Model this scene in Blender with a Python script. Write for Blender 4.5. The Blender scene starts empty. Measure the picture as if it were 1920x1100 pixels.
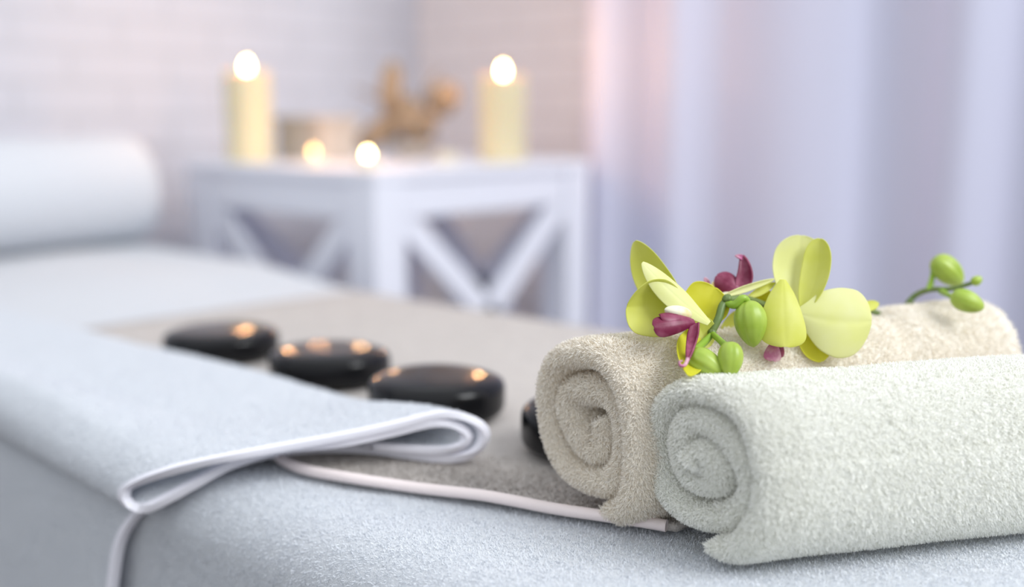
import bpy, math, random
import numpy as np
from mathutils import Vector, Matrix

random.seed(7)
RNG = np.random.default_rng(7)
C = bpy.context.scene.collection
S = bpy.context.scene

# ------------------------------------------------------------------ camera
ZT = 0.70                                   # height of the made-up couch
CAM_H = 0.280                                # lens above the couch
F_PX = 2000.0
PITCH = math.atan(335 / F_PX)
AZ = math.radians(48.573)                   # the couch runs 48.6 degrees left of the view
cam_d = bpy.data.cameras.new('camera')
cam = bpy.data.objects.new('camera', cam_d); C.objects.link(cam)
cam_d.sensor_width = 36.0
cam_d.lens = 36.0 * F_PX / 1920.0
cam_d.clip_start = 0.02
hfwd = Vector((-math.cos(AZ), math.sin(AZ), 0))
right = Vector((math.sin(AZ), math.cos(AZ), 0))
fwd = hfwd * math.cos(PITCH) + Vector((0, 0, -math.sin(PITCH)))
up = hfwd * math.sin(PITCH) + Vector((0, 0, math.cos(PITCH)))
CAM = Vector((0, 0, ZT + CAM_H))
cam.matrix_world = Matrix(((right.x, up.x, -fwd.x, CAM.x), (right.y, up.y, -fwd.y, CAM.y),
                           (right.z, up.z, -fwd.z, CAM.z), (0, 0, 0, 1)))
cam_d.dof.use_dof = True
cam_d.dof.focus_distance = 0.70
cam_d.dof.aperture_fstop = 1.7
cam_d.dof.aperture_blades = 0
S.camera = cam


def at(px, py, t):
    """a point t metres ahead of the lens"""
    return CAM + (fwd + right * ((px - 960) / F_PX) + up * (-(py - 550) / F_PX)) * t


# ------------------------------------------------------------------ light
w = bpy.data.worlds.new('world'); S.world = w; w.use_nodes = True
bg = w.node_tree.nodes['Background']
wt = w.node_tree
tcw = wt.nodes.new('ShaderNodeTexCoord'); sep = wt.nodes.new('ShaderNodeSeparateXYZ'); rmp = wt.nodes.new('ShaderNodeValToRGB'); mr = wt.nodes.new('ShaderNodeMapRange')
mr.inputs[1].default_value = -1; mr.inputs[2].default_value = 1
wt.links.new(tcw.outputs['Generated'], sep.inputs[0]); wt.links.new(sep.outputs['Z'], mr.inputs[0]); wt.links.new(mr.outputs[0], rmp.inputs[0])
rmp.color_ramp.elements[0].position = 0.47; rmp.color_ramp.elements[0].color = (0.05, 0.05, 0.055, 1)
rmp.color_ramp.elements[1].position = 0.62; rmp.color_ramp.elements[1].color = (0.92, 0.96, 1.0, 1)
wt.links.new(rmp.outputs[0], bg.inputs['Color'])
bg.inputs['Strength'].default_value = 0.86


def area(name, loc, target, sx, sy, power, col):
    d = bpy.data.lights.new(name, 'AREA'); d.shape = 'RECTANGLE'; d.size = sx; d.size_y = sy
    d.energy = power; d.color = col
    o = bpy.data.objects.new(name, d); C.objects.link(o)
    o.location = loc
    o.rotation_euler = (Vector(target) - Vector(loc)).to_track_quat('-Z', 'Y').to_euler()
    return o


area('window_daylight', (2.2, 1.20, 3.15), (-0.7, 1.2, 0.7), 1.5, 1.8, 82, (0.96, 0.98, 1.0))

vs = S.view_settings
vs.view_transform = 'Standard'; vs.look = 'None'; vs.gamma = 1.0; vs.use_curve_mapping = False
vs.exposure = 0.50
S.cycles.use_denoising = True
S.cycles.max_bounces = 24
S.cycles.diffuse_bounces = 18
S.cycles.transmission_bounces = 16
S.cycles.sample_clamp_indirect = 6.0


# ------------------------------------------------------------------ materials
def mat(name, col, rough=0.8, bump=None, spec=0.3, mix=None, sub=0.0, sheen=0.0, transl=0.0, emis=None, coat=0.0):
    """bump = (scale, strength, distance); mix = (colour, scale, low, high)"""
    m = bpy.data.materials.new(name); m.use_nodes = True
    nt = m.node_tree; b = nt.nodes['Principled BSDF']
    b.inputs['Base Color'].default_value = (*col, 1)
    b.inputs['Roughness'].default_value = rough
    b.inputs['Specular IOR Level'].default_value = spec
    b.inputs['Sheen Weight'].default_value = sheen
    b.inputs['Coat Weight'].default_value = coat
    tc = nt.nodes.new('ShaderNodeTexCoord')
    if sub:
        b.inputs['Subsurface Weight'].default_value = sub
        b.inputs['Subsurface Radius'].default_value = (0.01, 0.006, 0.003)
        b.inputs['Subsurface Scale'].default_value = 1.0
    if mix:
        n = nt.nodes.new('ShaderNodeTexNoise'); n.inputs['Scale'].default_value = mix[1]; n.inputs['Detail'].default_value = 4
        nt.links.new(tc.outputs['Object'], n.inputs['Vector'])
        r = nt.nodes.new('ShaderNodeMapRange'); r.inputs[1].default_value = mix[2]; r.inputs[2].default_value = mix[3]
        nt.links.new(n.outputs['Fac'], r.inputs[0])
        x = nt.nodes.new('ShaderNodeMix'); x.data_type = 'RGBA'
        x.inputs[6].default_value = (*col, 1); x.inputs[7].default_value = (*mix[0], 1)
        nt.links.new(r.outputs[0], x.inputs[0]); nt.links.new(x.outputs[2], b.inputs['Base Color'])
    if bump:
        n = nt.nodes.new('ShaderNodeTexNoise'); n.inputs['Scale'].default_value = bump[0]; n.inputs['Detail'].default_value = 3
        nt.links.new(tc.outputs['Object'], n.inputs['Vector'])
        bp = nt.nodes.new('ShaderNodeBump'); bp.inputs['Strength'].default_value = bump[1]; bp.inputs['Distance'].default_value = bump[2]
        nt.links.new(n.outputs['Fac'], bp.inputs['Height']); nt.links.new(bp.outputs['Normal'], b.inputs['Normal'])
    if transl:
        t = nt.nodes.new('ShaderNodeBsdfTranslucent')
        t.inputs['Color'].default_value = (*col, 1)
        if mix: nt.links.new(x.outputs[2], t.inputs['Color'])
        a = nt.nodes.new('ShaderNodeMixShader'); a.inputs[0].default_value = transl
        out = nt.nodes['Material Output']
        nt.links.new(b.outputs[0], a.inputs[1]); nt.links.new(t.outputs[0], a.inputs[2]); nt.links.new(a.outputs[0], out.inputs[0])
    if emis:
        b.inputs['Emission Color'].default_value = (*emis[0], 1); b.inputs['Emission Strength'].default_value = emis[1]
    return m


M = {}
M['terry_white'] = mat('terry_white', (0.765, 0.79, 0.83), 0.95, (900, 0.5, 0.0015), 0.1, transl=0.25)
M['hem_white'] = mat('hem_white', (0.86, 0.85, 0.92), 0.85, (1500, 0.3, 0.0005), 0.2)
M['terry_cream'] = mat('terry_cream', (0.925, 0.885, 0.81), 0.95, (900, 0.5, 0.0015), 0.1, transl=0.25)
M['terry_pale_green'] = mat('terry_pale_green', (0.938, 0.938, 0.900), 0.95, (900, 0.5, 0.0015), 0.1, transl=0.25)
M['terry_beige'] = mat('terry_beige', (0.55, 0.51, 0.48), 0.95, (700, 0.7, 0.002), 0.1, mix=((0.49, 0.455, 0.43), 60, 0.45, 0.75))
M['hem_pink'] = mat('hem_pink', (0.80, 0.71, 0.70), 0.85, (1500, 0.3, 0.0005), 0.2)
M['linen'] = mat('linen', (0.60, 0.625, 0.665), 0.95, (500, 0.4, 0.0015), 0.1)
M['stone'] = mat('basalt', (0.008, 0.008, 0.009), 0.14, (60, 0.05, 0.001), 0.22)
M['white_paint'] = mat('white_paint', (0.78, 0.79, 0.86), 0.5, (30, 0.05, 0.002), 0.4)
M['curtain'] = mat('lilac_cloth', (0.67, 0.675, 0.82), 0.9, (400, 0.2, 0.001), 0.1)
M['wax'] = mat('wax', (0.74, 0.65, 0.43), 0.45, (40, 0.1, 0.001), 0.4, sub=0.4)
M['wick'] = mat('wick', (0.03, 0.02, 0.015), 0.9)
M['tin'] = mat('tin', (0.75, 0.70, 0.55), 0.3, spec=0.6)
M['brown'] = mat('dried_brown', (0.27, 0.205, 0.145), 0.8, (80, 0.5, 0.003), 0.2, mix=((0.36, 0.29, 0.21), 30, 0.4, 0.7))
M['tan'] = mat('tan_wood', (0.44, 0.41, 0.37), 0.7, (40, 0.3, 0.002), 0.3)
M['dry_leaf'] = mat('dry_leaf', (0.55, 0.55, 0.45), 0.8, transl=0.3)
M['floor'] = mat('floor_boards', (0.12, 0.10, 0.09), 0.5, (12, 0.1, 0.002), 0.3, mix=((0.09, 0.075, 0.065), 4, 0.4, 0.7))
M['vinyl'] = mat('vinyl', (0.6, 0.57, 0.52), 0.4)
M['wood'] = mat('beech', (0.55, 0.38, 0.22), 0.5, mix=((0.45, 0.3, 0.17), 10, 0.4, 0.7))
M['petal'] = mat('petal', (0.70, 0.72, 0.14), 0.5, (300, 0.05, 0.0004), 0.3, mix=((0.76, 0.77, 0.26), 35, 0.35, 0.7), transl=0.38)
M['petal_pale'] = mat('petal_pale', (0.77, 0.785, 0.33), 0.5, (300, 0.05, 0.0004), 0.3, mix=((0.81, 0.815, 0.47), 35, 0.35, 0.7), transl=0.35)
M['petal_deep'] = mat('petal_deep', (0.70, 0.68, 0.03), 0.5, (300, 0.05, 0.0004), 0.3, mix=((0.80, 0.78, 0.10), 35, 0.35, 0.7), transl=0.38)
M['lip'] = mat('lip', (0.20, 0.018, 0.06), 0.4, (300, 0.1, 0.0005), 0.4, mix=((0.40, 0.11, 0.19), 90, 0.42, 0.72), transl=0.2)
M['lip_pale'] = mat('lip_pale', (0.55, 0.16, 0.33), 0.4, spec=0.4, mix=((0.80, 0.55, 0.60), 110, 0.45, 0.7), transl=0.25)
M['column'] = mat('column', (0.86, 0.84, 0.66), 0.4, spec=0.4, mix=((0.80, 0.62, 0.15), 90, 0.5, 0.75), transl=0.2)
M['bud'] = mat('bud', (0.25, 0.37, 0.03), 0.38, (120, 0.1, 0.0006), 0.45, mix=((0.38, 0.49, 0.085), 45, 0.35, 0.7), sub=0.25)
M['stem'] = mat('stem', (0.11, 0.17, 0.045), 0.45, (200, 0.2, 0.0004), 0.4, mix=((0.17, 0.22, 0.07), 50, 0.4, 0.7))
M['stalk'] = mat('stalk', (0.26, 0.42, 0.04), 0.4, spec=0.4, mix=((0.18, 0.30, 0.04), 60, 0.4, 0.7))
M['flame'] = mat('flame', (1, 0.8, 0.4), 0.5, emis=((1.0, 0.72, 0.28), 42))
M['flame_small'] = mat('flame_small', (1, 0.7, 0.3), 0.5, emis=((1.0, 0.60, 0.22), 6.5))


def brick_mat(name, c1, c2, c3):
    m = bpy.data.materials.new(name); m.use_nodes = True
    nt = m.node_tree; b = nt.nodes['Principled BSDF']; b.inputs['Roughness'].default_value = 0.8
    tc = nt.nodes.new('ShaderNodeTexCoord')
    br = nt.nodes.new('ShaderNodeTexBrick')
    br.inputs['Color1'].default_value = (*c1, 1); br.inputs['Color2'].default_value = (*c2, 1)
    br.inputs['Mortar'].default_value = (*c3, 1)
    br.inputs['Scale'].default_value = 1.0
    br.inputs['Mortar Size'].default_value = 0.006; br.inputs['Brick Width'].default_value = 0.25; br.inputs['Row Height'].default_value = 0.075
    nt.links.new(tc.outputs['UV'], br.inputs['Vector'])
    nt.links.new(br.outputs['Color'], b.inputs['Base Color'])
    bp = nt.nodes.new('ShaderNodeBump'); bp.inputs['Strength'].default_value = 0.5; bp.inputs['Distance'].default_value = 0.006; bp.invert = True
    nt.links.new(br.outputs['Fac'], bp.inputs['Height']); nt.links.new(bp.outputs['Normal'], b.inputs['Normal'])
    return m


M['brick'] = brick_mat('white_brick_dim', (0.63, 0.65, 0.72), (0.615, 0.635, 0.705), (0.55, 0.57, 0.63))  # head wall's white brick, dimmed and cooled in its colour to offset strong light
M['brick_lit'] = brick_mat('white_brick_lit', (0.87, 0.81, 0.81), (0.85, 0.79, 0.79), (0.76, 0.70, 0.70))  # same brick for the back wall, missing warm light put into its colour


# ------------------------------------------------------------------ mesh helpers
def link(name, me, m, parent=None, mats=None):
    o = bpy.data.objects.new(name, me); C.objects.link(o)
    for q in (mats or [m]): me.materials.append(q)
    if parent: o.parent = parent
    return o


def raw_mesh(name, V, quads, tris=None, smooth=True):
    me = bpy.data.meshes.new(name)
    V = np.asarray(V, dtype=np.float32); quads = np.asarray(quads, dtype=np.int32).reshape(-1, 4)
    nt = 0 if tris is None or not len(tris) else len(tris)
    loops = quads.ravel()
    tot = np.full(len(quads), 4, dtype=np.int32)
    if nt:
        tris = np.asarray(tris, dtype=np.int32).reshape(-1, 3)
        loops = np.concatenate([loops, tris.ravel()]); tot = np.concatenate([tot, np.full(nt, 3, dtype=np.int32)])
    start = np.concatenate([[0], np.cumsum(tot)[:-1]]).astype(np.int32)
    me.vertices.add(len(V)); me.vertices.foreach_set('co', V.ravel())
    me.loops.add(len(loops)); me.loops.foreach_set('vertex_index', loops.astype(np.int32))
    me.polygons.add(len(tot)); me.polygons.foreach_set('loop_start', start)
    me.polygons.foreach_set('loop_total', tot)
    me.polygons.foreach_set('use_smooth', np.full(len(tot), smooth, dtype=bool))
    me.update(calc_edges=True); me.validate()
    return me


def grid_faces(nu, nv, cu=False, cv=False, base=0):
    iu = np.arange(nu if cu else nu - 1); iv = np.arange(nv if cv else nv - 1)
    a, b = np.meshgrid(iu, iv, indexing='ij'); a = a.ravel(); b = b.ravel()
    a1 = (a + 1) % nu; b1 = (b + 1) % nv
    return np.stack([a * nv + b, a1 * nv + b, a1 * nv + b1, a * nv + b1], 1) + base


def noise3(P, seed, scale, octaves=2):
    """smooth lumpy value in about -1..1 from a few rotated sine products"""
    r = np.random.default_rng(seed); out = np.zeros(len(P)); amp = 1.0; tot = 0
    for k in range(octaves):
        for j in range(4):
            d = r.normal(size=3); d /= np.linalg.norm(d)
            e = r.normal(size=3); e /= np.linalg.norm(e)
            out += amp * np.sin(P @ d * scale + r.uniform(0, 6.28)) * np.sin(P @ e * scale * 0.8 + r.uniform(0, 6.28)) * 0.5
        tot += amp; amp *= 0.5; scale *= 2.1
    return out / tot


def face_samples(V, quads, n, weight=None):
    a, b, c, d = (V[quads[:, k]] for k in range(4))
    nr = np.cross(c - a, d - b); ar = np.linalg.norm(nr, axis=1) * 0.5
    nr = nr / np.maximum(np.linalg.norm(nr, axis=1, keepdims=True), 1e-12)
    wgt = ar * (1 if weight is None else weight); wgt = wgt / wgt.sum()
    i = RNG.choice(len(quads), n, p=wgt)
    u = RNG.random((n, 1)); v = RNG.random((n, 1))
    P = (a[i] * (1 - u) + b[i] * u) * (1 - v) + (d[i] * (1 - u) + c[i] * u) * v
    return P, nr[i], wgt


def tufts(P, Nn, length, width, lean=0.7, comb=None):
    """short curved terry loops standing on a cloth, three rungs each"""
    n = len(P)
    rnd = RNG.normal(size=(n, 3)); rnd -= (rnd * Nn).sum(1, keepdims=True) * Nn
    rnd /= np.maximum(np.linalg.norm(rnd, axis=1, keepdims=True), 1e-9)
    if comb is not None:
        rnd = rnd + comb; rnd /= np.maximum(np.linalg.norm(rnd, axis=1, keepdims=True), 1e-9)
    side = np.cross(Nn, rnd); ln = length * RNG.uniform(0.6, 1.25, (n, 1)); lw = width * RNG.uniform(0.7, 1.3, (n, 1))
    side = side + Nn * RNG.normal(size=(n, 1)) * 0.35
    l1 = lean * RNG.uniform(0.2, 1.0, (n, 1)); l2 = lean * RNG.uniform(0.8, 2.0, (n, 1))
    p0 = P - Nn * 0.0006
    d1 = Nn + rnd * l1; d1 /= np.linalg.norm(d1, axis=1, keepdims=True)
    d2 = Nn + rnd * l2; d2 /= np.linalg.norm(d2, axis=1, keepdims=True)
    p1 = p0 + d1 * ln * 0.5; p2 = p1 + d2 * ln * 0.5
    hw = side * lw * 0.5
    V = np.stack([p0 - hw * 0.7, p0 + hw * 0.7, p1 - hw, p1 + hw, p2 - hw * 0.55, p2 + hw * 0.55], 1).reshape(-1, 3)
    k = np.arange(n)[:, None] * 6
    F = np.concatenate([k + np.array([[0, 1, 3, 2]]), k + np.array([[2, 3, 5, 4]])])
    return V, F


def with_tufts(V, Q, tv, tf):
    return np.concatenate([V, tv]), np.concatenate([Q, tf + len(V)])


def box_np(x0, y0, z0, x1, y1, z1, bev=0.004):
    """box with chamfered edges"""
    import bmesh
    bm = bmesh.new()
    bmesh.ops.create_cube(bm, size=1)
    for v in bm.verts:
        v.co = Vector(((x0 + x1) / 2 + v.co.x * (x1 - x0), (y0 + y1) / 2 + v.co.y * (y1 - y0), (z0 + z1) / 2 + v.co.z * (z1 - z0)))
    if bev: bmesh.ops.bevel(bm, geom=bm.edges[:], offset=bev, segments=2, affect='EDGES', profile=0.6)
    return bm


def obj_bm(name, bm, m, parent=None, smooth=False):
    me = bpy.data.meshes.new(name); bm.normal_update(); bm.to_mesh(me); bm.free()
    if smooth:
        for p in me.polygons: p.use_smooth = True
    return link(name, me, m, parent)


def box(name, b, m, parent=None, bev=0.004):
    return obj_bm(name, box_np(*b, bev=bev), m, parent)


def bar(name, p, q, wd, th, nrm, m, parent=None):
    """a plank from p to q, wd wide, th thick along nrm"""
    p = Vector(p); q = Vector(q); x = (q - p); L = x.length; x.normalize(); n = Vector(nrm).normalized(); y = n.cross(x)
    bm = box_np(0, -wd / 2, -th / 2, L, wd / 2, th / 2, 0.003)
    for v in bm.verts: v.co = p + x * v.co.x + y * v.co.y + n * v.co.z
    return obj_bm(name, bm, m, parent)


def lathe(prof, n=48):
    """prof: list of (r, z) from bottom to top"""
    prof = np.array(prof, dtype=float); a = np.linspace(0, 2 * math.pi, n, endpoint=False)
    V = np.stack([prof[:, 0:1] * np.cos(a), prof[:, 0:1] * np.sin(a), np.repeat(prof[:, 1:2], n, 1)], 2).reshape(-1, 3)
    Q = grid_faces(len(prof), n, False, True)[:, ::-1]
    i0 = len(V); V = np.concatenate([V, [[0, 0, prof[0, 1]], [0, 0, prof[-1, 1]]]])
    k = np.arange(n); k1 = (k + 1) % n; top = (len(prof) - 1) * n
    T = np.concatenate([np.stack([k1, k, np.full(n, i0)], 1), np.stack([top + k, top + k1, np.full(n, i0 + 1)], 1)])
    return V, Q, T


def smooth_path(pts, n):
    """Catmull-Rom through points"""
    P = np.array(pts, dtype=float); m = len(P)
    E = np.concatenate([[2 * P[0] - P[1]], P, [2 * P[-1] - P[-2]]]); out = []
    for t in np.linspace(0, m - 1, n):
        i = min(int(t), m - 2); f = t - i
        a, b, c, d = E[i], E[i + 1], E[i + 2], E[i + 3]
        out.append(0.5 * ((2 * b) + (c - a) * f + (2 * a - 5 * b + 4 * c - d) * f * f + (3 * b - a - 3 * c + d) * f ** 3))
    return np.array(out)


def tube(pts, rad, n=40, k=12):
    """smooth tube through points; rad = list of radii"""
    P = smooth_path([list(p) for p in pts], n)
    R = np.interp(np.linspace(0, 1, n), np.linspace(0, 1, len(rad)), rad)
    T = np.gradient(P, axis=0); T /= np.linalg.norm(T, axis=1, keepdims=True)
    u = np.cross(T[0], [0.3, 0.5, 0.81]); rings = []
    for i in range(n):
        u = u - T[i] * (u @ T[i]); u /= np.linalg.norm(u); v = np.cross(T[i], u)
        a = np.linspace(0, 2 * math.pi, k, endpoint=False)
        rings.append(P[i] + R[i] * (np.outer(np.cos(a), u) + np.outer(np.sin(a), v)))
    V = np.concatenate(rings); Q = grid_faces(n, k, False, True)
    V = np.concatenate([V, [P[0]], [P[-1]]]); j = np.arange(k); j1 = (j + 1) % k
    T3 = np.concatenate([np.stack([j1, j, np.full(k, n * k)], 1), np.stack([(n - 1) * k + j, (n - 1) * k + j1, np.full(k, n * k + 1)], 1)])
    return V, Q, T3


def tag(o, label=None, cat=None, group=None, kind=None):
    if label: o['label'] = label
    if cat: o['category'] = cat
    if group: o['group'] = group
    if kind: o['kind'] = kind
    return o


def thing(name, label, cat, loc=(0, 0, 0), group=None):
    o = bpy.data.objects.new(name, None); C.objects.link(o); o.location = loc
    o.empty_display_size = 0.05
    return tag(o, label, cat, group)


# ------------------------------------------------------------------ the room
WX = -2.36      # wall at the head of the couch
WY = 2.25       # wall behind table and curtain


def wall(name, o, ux, uz, m, th):
    """brick wall slab from corner o along ux and up uz, with bricks in its UVs"""
    o, ux, uz = Vector(o), Vector(ux), Vector(uz); n = ux.cross(uz).normalized()
    P = [o, o + ux, o + ux + uz, o + uz]; B = [p - n * th for p in P]
    me = bpy.data.meshes.new(name)
    me.from_pydata([tuple(p) for p in P + B], [], [(0, 1, 2, 3), (7, 6, 5, 4), (1, 0, 4, 5), (3, 2, 6, 7), (2, 1, 5, 6), (0, 3, 7, 4)])
    uv = me.uv_layers.new(name='UVMap')
    for l in me.loops:
        d = Vector(me.vertices[l.vertex_index].co) - o
        uv.data[l.index].uv = (d.dot(ux.normalized()), d.dot(uz.normalized()))
    return tag(link(name, me, m), kind='structure')


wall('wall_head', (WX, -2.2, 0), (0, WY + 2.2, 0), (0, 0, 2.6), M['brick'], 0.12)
wall('wall_back', (WX, WY, 0), (3.9, 0, 0), (0, 0, 2.6), M['brick_lit'], 0.12)
tag(box('floor', (WX - 0.12, -2.2, -0.1, 2.6, WY + 0.12, 0.0), M['floor'], bev=0), kind='structure')

# ------------------------------------------------------------------ couch under its cover
Y0, Y1 = 0.420, 1.150           # near and far side of the covered couch
XH, XF = -2.20, 0.12            # head and foot
t = thing('massage_table', 'long padded massage couch on wooden legs, under the white terry cover', 'massage table', ((XH + XF) / 2, (Y0 + Y1) / 2, 0))
LOC = Vector(t.location)


def local(o, p):
    o.data.transform(Matrix.Translation(-p)); return o


local(box('padded_top', (XH + 0.03, Y0 + 0.012, ZT - 0.088, XF - 0.03, Y1 - 0.012, ZT - 0.010), M['vinyl'], t, 0.03), LOC)
for lx in (XH + 0.25, XF - 0.25):
    for ly in (Y0 + 0.08, Y1 - 0.08):
        local(box('leg', (lx - 0.03, ly - 0.03, 0, lx + 0.03, ly + 0.03, ZT - 0.088), M['wood'], t, 0.005), LOC)


def cover_profile(n_hang, drop):
    r = 0.045; pr = []
    for z in np.linspace(-drop, -r, n_hang): pr.append((Y0, z))
    for a in np.linspace(math.pi, math.pi / 2, 13)[1:]: pr.append((Y0 + r + r * math.cos(a), -r + r * math.sin(a)))
    for y in np.linspace(Y0 + r, Y1 - r, 110)[1:]: pr.append((y, 0))
    for a in np.linspace(math.pi / 2, 0, 9)[1:]: pr.append((Y1 - r + r * math.cos(a), -r + r * math.sin(a)))
    for z in np.linspace(-r, -drop, 8)[1:]: pr.append((Y1, z))
    return np.array(pr)


pr = cover_profile(26, 0.30)
xs = np.concatenate([np.linspace(XH, -1.2, 60), np.linspace(-1.2, XF, 180)[1:]])
V = np.stack([np.repeat(xs[:, None], len(pr), 1), np.repeat(pr[None, :, 0], len(xs), 0), np.repeat(pr[None, :, 1], len(xs), 0) + ZT], 2).reshape(-1, 3)
# gentle swell of the headrest towards the wall
hx = np.clip((-1.30 - V[:, 0]) / 0.35, 0, 1); swell = hx * hx * (3 - 2 * hx)
cy = np.exp(-((V[:, 1] - 0.98) / 0.28) ** 2)
topm = np.clip((V[:, 2] - (ZT - 0.06)) / 0.06, 0, 1)
V[:, 2] += topm * swell * (0.010 + 0.014 * cy) + topm * 0.0016 * noise3(V, 3, 14)
sidem = 1 - topm
V[:, 1] += np.where(V[:, 1] < 0.7, -1, 1) * sidem * 0.004 * noise3(V, 5, 9)
Q = grid_faces(len(xs), len(pr))
fc = V[Q].mean(1)
tcam = (fc - np.array(CAM)) @ np.array(fwd)
px = 960 + F_PX * ((fc - np.array(CAM)) @ np.array(right)) / np.maximum(tcam, 0.01)
near = np.clip((1.10 - tcam) / 0.25, 0, 1) * (fc[:, 0] > -1.05) * (fc[:, 0] < 0.0) * (fc[:, 1] < 0.80)
P, Nn, _ = face_samples(V, Q, 360000, near + 1e-9)
Nn = np.where((Nn[:, 2:3] < -0.2), -Nn, Nn)
V2, Q2 = with_tufts(V, Q, *tufts(P, Nn, 0.0027, 0.00048, 0.9))
cover = link('table_cover', raw_mesh('table_cover', V2, Q2), M['terry_white'])
tag(cover, 'white terry cover spread over the whole massage couch and hanging down its side', 'towel')

# ------------------------------------------------------------------ beige towel lying along the couch
# near edge from left to right, far edge likewise (couch coordinates)
ne = smooth_path([(-1.30, 0.610), (-0.95, 0.555), (-0.76, 0.518), (-0.675, 0.493), (-0.610, 0.497), (-0.545, 0.523), (-0.445, 0.556), (-0.40, 0.568), (-0.365, 0.580)], 110)
fe = smooth_path([(-1.27, 1.068), (-0.95, 1.074), (-0.60, 1.080), (-0.33, 1.085)], 110)
u = np.linspace(0, 1, 60)
TH = 0.005


def beige_sheet(h):
    G = ne[:, None, :] * (1 - u[None, :, None]) + fe[:, None, :] * u[None, :, None]
    G3 = np.concatenate([G, np.zeros(G.shape[:2] + (1,))], 2).reshape(-1, 3)
    G3[:, 2] = ZT + 0.0042 + h + 0.0010 * (1 + noise3(G3, 11, 22))
    return G3


Vt = beige_sheet(TH); Vb = beige_sheet(0.0)
nu, nv = 110, 60
Q = grid_faces(nu, nv)
Qb = grid_faces(nu, nv, base=nu * nv)[:, ::-1]
rim = list(range(0, nu * nv, nv)) + list(range((nu - 1) * nv + 1, nu * nv)) + list(range((nu - 2) * nv + nv - 1, 0, -nv)) + list(range(nv - 2, 0, -1))
rim = np.array(rim); r1 = np.roll(rim, -1)
Qs = np.stack([r1, rim, rim + nu * nv, r1 + nu * nv], 1)
V = np.concatenate([Vt, Vb]); QQ = np.concatenate([Q, Qb, Qs])
fc = Vt[Q].mean(1)
tcam = (fc - np.array(CAM)) @ np.array(fwd)
edge_w = np.clip(1 - (Q[:, 0] % nv) / 9.0, 0, 1) * (fc[:, 0] > -0.70)
P, Nn, _ = face_samples(Vt, Q, 14000, edge_w + 1e-4)
Nn = np.where(Nn[:, 2:3] < 0, -Nn, Nn)
V2, Q2 = with_tufts(V, QQ, *tufts(P, Nn, 0.0026, 0.0007, 0.8))
beige = link('beige_towel', raw_mesh('beige_towel', V2, Q2), M['terry_beige'])
tag(beige, 'beige towel laid flat along the couch under the black stones', 'towel')
hp = [(x, y - 0.003, ZT + 0.0095 + 0.0008 * math.sin(x * 60)) for x, y in ne[20:]]
hem = link('hem', raw_mesh('hem', *tube(hp[::3], [0.0042] * 4, 150, 12)), M['hem_pink'], beige)
hem['label'] = 'pinkish rolled hem along the near edge'

# ------------------------------------------------------------------ folded white towel over the near edge
# the front edge of the folded cloth, from its hanging end up, back and under: (along couch, across, height)
prof = [(-0.816, 0.406, -0.34), (-0.815, 0.405, -0.25), (-0.808, 0.405, -0.15), (-0.798, 0.407, -0.10), (-0.786, 0.409, -0.065), (-0.766, 0.4125, -0.040),
        (-0.746, 0.421, -0.020), (-0.722, 0.437, -0.004), (-0.700, 0.458, 0.006), (-0.683, 0.485, 0.0125), (-0.662, 0.512, 0.0145), (-0.635, 0.537, 0.0140),
        (-0.600, 0.553, 0.0130), (-0.565, 0.567, 0.0135), (-0.547, 0.578, 0.0205), (-0.541, 0.583, 0.036), (-0.544, 0.580, 0.0485), (-0.555, 0.570, 0.0570), (-0.568, 0.557, 0.0580),
        (-0.588, 0.530, 0.0500), (-0.612, 0.500, 0.0420), (-0.640, 0.468, 0.0340), (-0.668, 0.435, 0.0260), (-0.700, 0.411, 0.0140), (-0.728, 0.398, 0.0020), (-0.746, 0.3935, -0.009),
        (-0.742, 0.394, -0.0185), (-0.729, 0.400, -0.0210), (-0.715, 0.411, -0.0130), (-0.700, 0.427, -0.001), (-0.684, 0.450, 0.0125), (-0.655, 0.475, 0.0250),
        (-0.618, 0.500, 0.0335), (-0.592, 0.530, 0.0418), (-0.573, 0.553, 0.0492), (-0.562, 0.5655, 0.0490), (-0.554, 0.5725, 0.0430), (-0.551, 0.5745, 0.0360),
        (-0.554, 0.5715, 0.0275), (-0.565, 0.5630, 0.0222), (-0.592, 0.548, 0.0212), (-0.618, 0.533, 0.0215)]
NP = 200
pp = smooth_path(prof, 900)
L = np.concatenate([[0], np.cumsum(np.linalg.norm(np.diff(pp, axis=0), axis=1))])
pp = np.stack([np.interp(np.linspace(0, L[-1], NP), L, pp[:, k]) for k in (0, 1, 2)], 1)
px_, pp = pp[:, 0], pp[:, 1:]
tg = np.gradient(pp, axis=0); tg /= np.linalg.norm(tg, axis=1, keepdims=True)
nm = np.stack([-tg[:, 1], tg[:, 0]], 1)


def strip_ring(half):
    """closed outline of the folded strip, thickness 2*half"""
    a = pp + nm * half; b = (pp - nm * half)[::-1]
    e1 = pp[-1] + tg[-1] * half * 0.8; e0 = pp[0] - tg[0] * half * 0.8
    return np.concatenate([a, [e1], b, [e0]])


ring_x = np.concatenate([px_, [px_[-1]], px_[::-1], [px_[0]]])


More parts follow.
